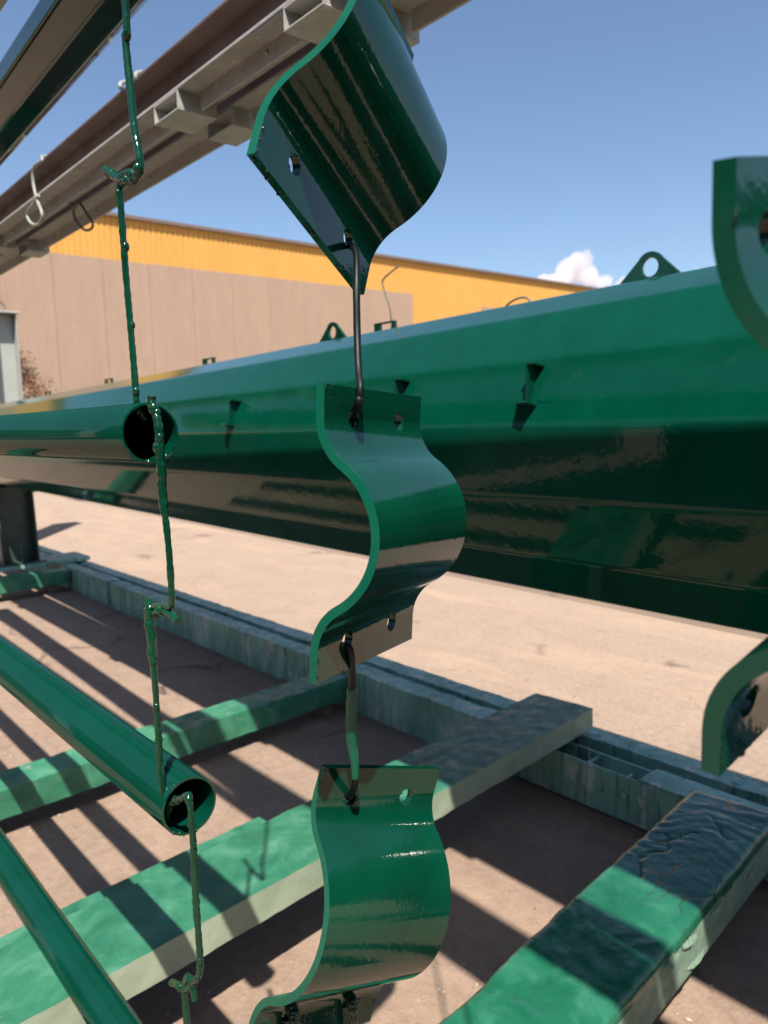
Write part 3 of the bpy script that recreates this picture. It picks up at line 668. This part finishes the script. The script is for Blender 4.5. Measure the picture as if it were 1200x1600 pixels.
for sv, lab in ((1, 'upper'),):
    q = Vector((-.1423, .3705, 1.4238)) + hr4 @ Vector((0, .0401, sv*(.1303-.0274)))
    end = Vector((q.x, q.y, 3.0)) if sv > 0 else q+Vector((0, 0, -.4))
    wire_thing('rod_hook', [q+Vector((-.018, 0, -sv*.004)), q+Vector((0, 0, 0)), q+Vector((.014, 0, sv*.012)), q+Vector((.006, 0, sv*.05)), (q+Vector((0, 0, sv*.2))), end], .004, M_wire, lab+' rod hook of the blurred clamp at the right edge', 'hook', 'wires of the right clamp', seed=27+sv)

# ------------------------------------------------------------------ floor rails and crossbeams
def rough_box(bm, x0, x1, y0, y1, z0, z1, nx, ny, nz, amp, sc, seed=0, side_mi=1, top_only=False):
    """box with noisy skin; material 0 on top, side_mi elsewhere"""
    def nz_(p): 
        return Vector((mnoise.fractal(p*sc+Vector((seed, 0, 0)), 1, 2, 4), mnoise.fractal(p*sc+Vector((0, seed+9, 0)), 1, 2, 4), mnoise.fractal(p*sc+Vector((0, 0, seed+17)), 1, 2, 4)))*amp
    def face(o, a, b_, na, nb, mi):
        g_ = [[bm.verts.new(o+a*(i/na)+b_*(j/nb)) for j in range(nb+1)] for i in range(na+1)]
        for i in range(na):
            for j in range(nb):
                f = bm.faces.new((g_[i][j], g_[i+1][j], g_[i+1][j+1], g_[i][j+1])); f.material_index = mi
    o = Vector((x0, y0, z0)); ax = Vector((x1-x0, 0, 0)); ay = Vector((0, y1-y0, 0)); az = Vector((0, 0, z1-z0))
    face(o+az, ax, ay, nx, ny, 0); face(o, ax, ay, nx, ny, side_mi)
    face(o, ax, az, nx, nz, side_mi); face(o+ay, ax, az, nx, nz, side_mi)
    face(o, ay, az, ny, nz, side_mi); face(o+ax, ay, az, ny, nz, side_mi)
    bmesh.ops.remove_doubles(bm, verts=bm.verts, dist=1e-5)
    for v in bm.verts: v.co += nz_(v.co)

# rails along the pole
def rail(name, label, x0, x1, y0, y1, z1, seed, amp=.004):
    bm = bmesh.new(); rough_box(bm, x0, x1, y0, y1, 0, z1, max(8, int((x1-x0)/.025)), 6, 9, amp*1.6, 11, seed, 0)
    o = build(name, bm, [M_rail], smooth=35); return tag(o, label, 'rail', 'painted floor rails under the pole')
rail('floor_rail', 'near floor rail, long stretch with paint runs left of the broad flat beam', -6.12, -1.98, 2.29, 2.40, .203, 1)
rail('floor_rail', 'near floor rail, short block by the support stand', -9.3, -6.22, 2.30, 2.41, .205, 2)
rail('floor_rail', 'far floor rail running behind the others along the whole pole', -9.6, 1.6, 2.475, 2.575, .19, 3, .003)
rc = empty('channel_rail', (-1.4, 2.345, 0)); tag(rc, 'open steel channel with two bolts between the two big crossbeams', 'rail')
def rcp(name, m, *a, bev=.0015):
    bm = bmesh.new(); box(bm, *a); o = build(name, bm, m, rc, bevel=bev); o.matrix_parent_inverse = Matrix.Translation((1.4, -2.345, 0)); return o
rcp('front_plate', M_rail, -1.975, 1.6, 2.285, 2.295, .02, .185)
rcp('back_plate', M_rail, -1.975, 1.6, 2.40, 2.41, .02, .178)
rcp('bottom_plate', M_rail, -1.975, 1.6, 2.2955, 2.3995, .02, .03)
rcp('end_plate', M_rail, -1.60, -1.59, 2.2955, 2.3995, .0305, .165)
bm = bmesh.new(); rough_box(bm, -1.36, 1.6, 2.288, 2.408, .186, .193, 100, 6, 1, .0015, 14, 5, 0); o = build('cover_plate', bm, [M_rail], rc, smooth=40); o.matrix_parent_inverse = Matrix.Translation((1.4, -2.345, 0))
for x in (-1.515, -1.415):
    bm = bmesh.new(); disc_bolt(bm, (x, 2.2845, .115), (0, -1, 0), .017, .012, 16); o = build('bolt', bm, M_rail, rc, smooth=40); o.matrix_parent_inverse = Matrix.Translation((1.4, -2.345, 0))
bm = bmesh.new(); tube(bm, [(-1.47+.045*math.cos(a), 2.345+.035*math.sin(a), .12+.045*math.cos(a)) for a in [2*math.pi*i/28 for i in range(28)]]+[(-1.425, 2.345, .165)], .005, 8)
tag(build('steel_ring', bm, M_ringm, smooth=60), 'pale steel ring lying inside the open channel', 'ring')

# broad flat crossbeam (left) resting on the rails
YAW = R_(4.3)
fb = empty('flat_crossbeam', (-1.515, 0, 0), YAW); tag(fb, 'broad flat green crossbeam striped by shadows, running to the floor rails', 'beam')
bm = bmesh.new(); rough_box(bm, -.265, 0, -.7, 2.53, .208, .29, 24, 220, 8, .0022, 16, 3, 1); build('deck', bm, [M_beamtop, M_beamside], fb, smooth=40)
bm = bmesh.new(); rough_box(bm, -.362, -.2665, -.7, 1.17, .200, .253, 9, 130, 5, .002, 16, 8, 1); build('ledge', bm, [M_beamtop, M_beamside], fb, smooth=40)
bm = bmesh.new(); box(bm, -.25, -.02, -.55, -.35, 0, .1995); tag(build('timber_block', bm, M_wood, bevel=.004, loc=(-1.5, .0, 0)), 'timber block under the near end of the flat crossbeam', 'block')

# thick wrinkled crossbeam (right)
wb = empty('wrinkled_crossbeam', (-.662, 0, 0), R_(5.4)); tag(wb, 'heavy crossbeam under thick wrinkled cracked green paint at lower right', 'beam')
W2, Z0, Z1, RC = .256, .14, .276, .024
sec = [(-W2, Z0), (-W2, Z0+.03), (-W2, Z0+.06), (-W2, Z1-RC-.015)]
for i in range(7): a = math.pi - (math.pi/2)*i/6; sec.append((-W2+RC+RC*math.cos(a), Z1-RC+RC*math.sin(a)))
for i in range(1, 34): sec.append((-W2+RC+(W2-2*RC)*i/34, Z1))
for i in range(7): a = math.pi/2 - (math.pi/2)*i/6; sec.append((-RC+RC*math.cos(a), Z1-RC+RC*math.sin(a)))
for i in range(1, 17): sec.append((0, Z1-RC-(Z1-RC-Z0)*i/16))
for i in range(1, 4): sec.append((-W2*i/4, Z0))
YN, Y0_, Y1_ = 420, .35, 2.25
bm = bmesh.new(); rr = []
def skin(p, n):
    # paint folds sagging across the beam, thicker to the near end
    w = Vector((p.x*5+2, p.y*16 + 1.2*mnoise.noise(Vector((p.x*6, p.y*3, 2)))*3, p.z*5))
    f = mnoise.ridged_multi_fractal(w*.55, .9, 2.1, 4, 1.0, 2.0)-1.0
    f2 = mnoise.fractal(Vector((p.x*26, p.y*26, p.z*26)), 1, 2, 4)
    f3 = mnoise.noise(Vector((p.x*5, p.y*4.5, p.z*5)))
    k = 1.25 if p.y < 1.15 else .8
    dr = .0034*f*k + .0012*f2 + .006*f3*k
    # split in the paint film near the far end
    for (cx_, cy_, s_) in ((-.17, 1.93, .6), (-.10, 2.05, -.5)):
        u = (p.y-cy_) - s_*.09*math.sin((p.x-cx_)*40) - .02*mnoise.noise(Vector((p.x*30, 0, cy_)))
        if abs(p.x-cx_) < .075 and p.z > Z1-.03: dr -= .007*math.exp(-(u/.0035)**2)*(1-abs(p.x-cx_)/.075)
    u = (p.x+.185) - .02*math.sin(p.y*38) - .012*mnoise.noise(Vector((0, p.y*30, 4)))
    if 1.68 < p.y < 1.93 and p.z > Z1-.03: dr -= .006*math.exp(-(u/.003)**2)
    return dr
cen = Vector((-W2/2, (Z0+Z1)/2))
for j in range(YN+1):
    y = Y0_+(Y1_-Y0_)*j/YN; row = []
    for i, (x, z) in enumerate(sec):
        a = Vector(sec[i-1]); b_ = Vector(sec[(i+1) % len(sec)]); t = (b_-a).normalized(); n = Vector((-t.y, t.x))
        d = skin(Vector((x, y, z)), n) if z > Z0+.001 else 0
        if abs(x) < 1e-6 or abs(x+W2) < 1e-6: d *= .55
        endr = min(1, (Y1_-y)/.03); d -= .012*(1-endr)**2
        row.append(bm.verts.new((x+n.x*d, y, z+n.y*d)))
    rr.append(row)
ns = len(sec)
for j in range(YN):
    for i in range(ns):
        f = bm.faces.new((rr[j][i], rr[j][(i+1) % ns], rr[j+1][(i+1) % ns], rr[j+1][i]))
        zc = (sec[i][1]+sec[(i+1) % ns][1])/2
        f.material_index = 0 if zc > Z1-.04-.012*mnoise.noise(Vector((0, rr[j][i].co.y*9, 3))) else 1
bm.faces.new(rr[0]); bm.faces.new(rr[-1])
build('paint_skin', bm, [M_skin, M_skinside], wb, smooth=70)
def flake(y, z, w, h, seed):
    rd = random.Random(seed); bm = bmesh.new(); n = 17
    lo = []; hi = []
    for i in range(n):
        t = i/(n-1); lo.append(bm.verts.new((.001+.0003*i, y+w*(t-.5), z+rd.uniform(-.004, .004)))); hi.append(bm.verts.new((.003+.005*math.sin(t*3.1)+rd.uniform(0, .0015), y+w*(t-.5)+rd.uniform(-.0015, .0015), z-h*(.4+.6*math.sin(t*3.1))+rd.uniform(-.002, .002))))
    for i in range(n-1): bm.faces.new((lo[i], lo[i+1], hi[i+1], hi[i]))
    o = build('paint_flake', bm, M_skinside, wb); md = o.modifiers.new('s', 'SOLIDIFY'); md.thickness = .0012
for i, (y, z, w, h) in enumerate(((1.60, .240, .09, .016), (1.50, .238, .06, .012), (1.76, .232, .06, .011), (1.64, .165, .10, .012), (2.0, .21, .04, .010))): flake(y, z, w, h, i)
bm = bmesh.new(); box(bm, -.24, -.03, .42, .62, 0, .1395); tag(build('timber_block', bm, M_wood, bevel=.004, loc=(-.70, .0, 0)), 'timber block under the near end of the wrinkled crossbeam', 'block')

# thinner crossbars further back
def crossbar(label, x, y0, y1, z0, z1, w, yaw, seed, legs):
    e = empty('crossbar', (x, 0, 0), yaw); tag(e, label, 'bar', 'thin crossbars tied to the floor rails')
    bm = bmesh.new(); rough_box(bm, -w, 0, y0, y1, z0, z1, 10, 140, 6, .004, 13, seed, 0); build('tube', bm, [M_bar], e, smooth=50)
    for y in legs:
        bm = bmesh.new(); box(bm, -w+.03, -.03, y, y+.06, 0, z0+.004); build('foot', bm, M_wood, e)
crossbar('green crossbar passing behind the middle pipe, lit in patches', -2.85, -.8, 2.275, .075, .182, .165, R_(2.6), 4, (-.5, 2.12))
crossbar('distant crossbar at the left edge below the support stand', -6.95, .2, 2.28, .08, .20, .17, R_(2), 6, (.5, 2.1))

# ------------------------------------------------------------------ support stand under the far end of the pole
sx = -7.55
st = empty('support_stand', (sx, 1.98, 0)); tag(st, 'dark green tapered support stand under the far end of the pole', 'stand')
zt = pole_c(sx).z-pole_r(sx)
bm = bmesh.new(); box(bm, -.2, .2, -.42, .6, .207, .245); build('base_beam', bm, M_rail, st, bevel=.004)
bm = bmesh.new(); box(bm, -.2, .2, -.2, .2, .245, .262); build('foot_plate', bm, M_stand, st, bevel=.003)
def trap(w0, w1, d, ya, yb, z0, z1):
    bm = bmesh.new(); vs = [bm.verts.new(v) for v in ((-w0, ya, z0), (w0, ya, z0), (w0, yb, z0), (-w0, yb, z0), (-w1, ya, z1), (w1, ya, z1), (w1, yb, z1), (-w1, yb, z1))]
    for f in ((0, 1, 2, 3), (4, 5, 6, 7), (0, 1, 5, 4), (1, 2, 6, 5), (2, 3, 7, 6), (3, 0, 4, 7)): bm.faces.new([vs[i] for i in f])
    return bm
build('flange', trap(.15, .105, 0, -.16, -.145, .262, zt-.01), M_stand, st)
build('flange', trap(.15, .105, 0, .145, .16, .262, zt-.01), M_stand, st)
bm = bmesh.new(); box(bm, -.008, .008, -.1445, .1445, .262, zt-.01); build('web', bm, M_stand, st)
bm = bmesh.new(); box(bm, -.16, .16, -.2, .2, zt-.01, zt+.004); build('saddle', bm, M_stand, st, bevel=.003)
for s in (-1, 1):
    bm = trap(.006, .006, 0, -.01, .01, 0, .01); bm.free()
    bm = bmesh.new(); a = [(s*.152, -.006, .262), (s*.20, -.006, .262), (s*.14, -.006, .46)]
    f0 = [bm.verts.new(v) for v in a]; f1 = [bm.verts.new((v[0], .006, v[2])) for v in a]; bm.faces.new(f0); bm.faces.new(f1)
    for i in range(3): bm.faces.new((f0[i], f0[(i+1) % 3], f1[(i+1) % 3], f1[i]))
    build('gusset', bm, M_stand, st)
st2 = empty('support_stand', (1.2, 1.98, 0)); tag(st2, 'support stand carrying the near end of the pole outside the picture', 'stand')
z2 = pole_c(1.2).z-pole_r(1.2)
bm = bmesh.new(); box(bm, -.3, .3, -.45, .62, .207, .245); build('base_beam', bm, M_stand, st2, bevel=.004)
build('post', trap(.18, .13, 0, -.15, .15, .245, z2), M_stand, st2)

# stacked pale boards far left
for i in range(5):
    bm = bmesh.new(); box(bm, -.9, .0, -.25, .25, 0, .07)
    o = build('white_board', bm, M_white, bevel=.006, loc=(-11.2+random.uniform(-.03, .03), 2.35, .55+i*.085)); tag(o, ['lowest', 'second lowest', 'middle', 'second highest', 'topmost'][i]+' white board of the stack at the left edge', 'board', 'stacked white boards')
tr = empty('board_trestle', (-11.7, 2.35, 0)); tag(tr, 'low timber trestle under the white boards', 'trestle')
for x in (-.3, .35):
    bm = bmesh.new(); box(bm, x, x+.1, -.2, .2, 0, .548); build('leg', bm, M_wood, tr, bevel=.01)
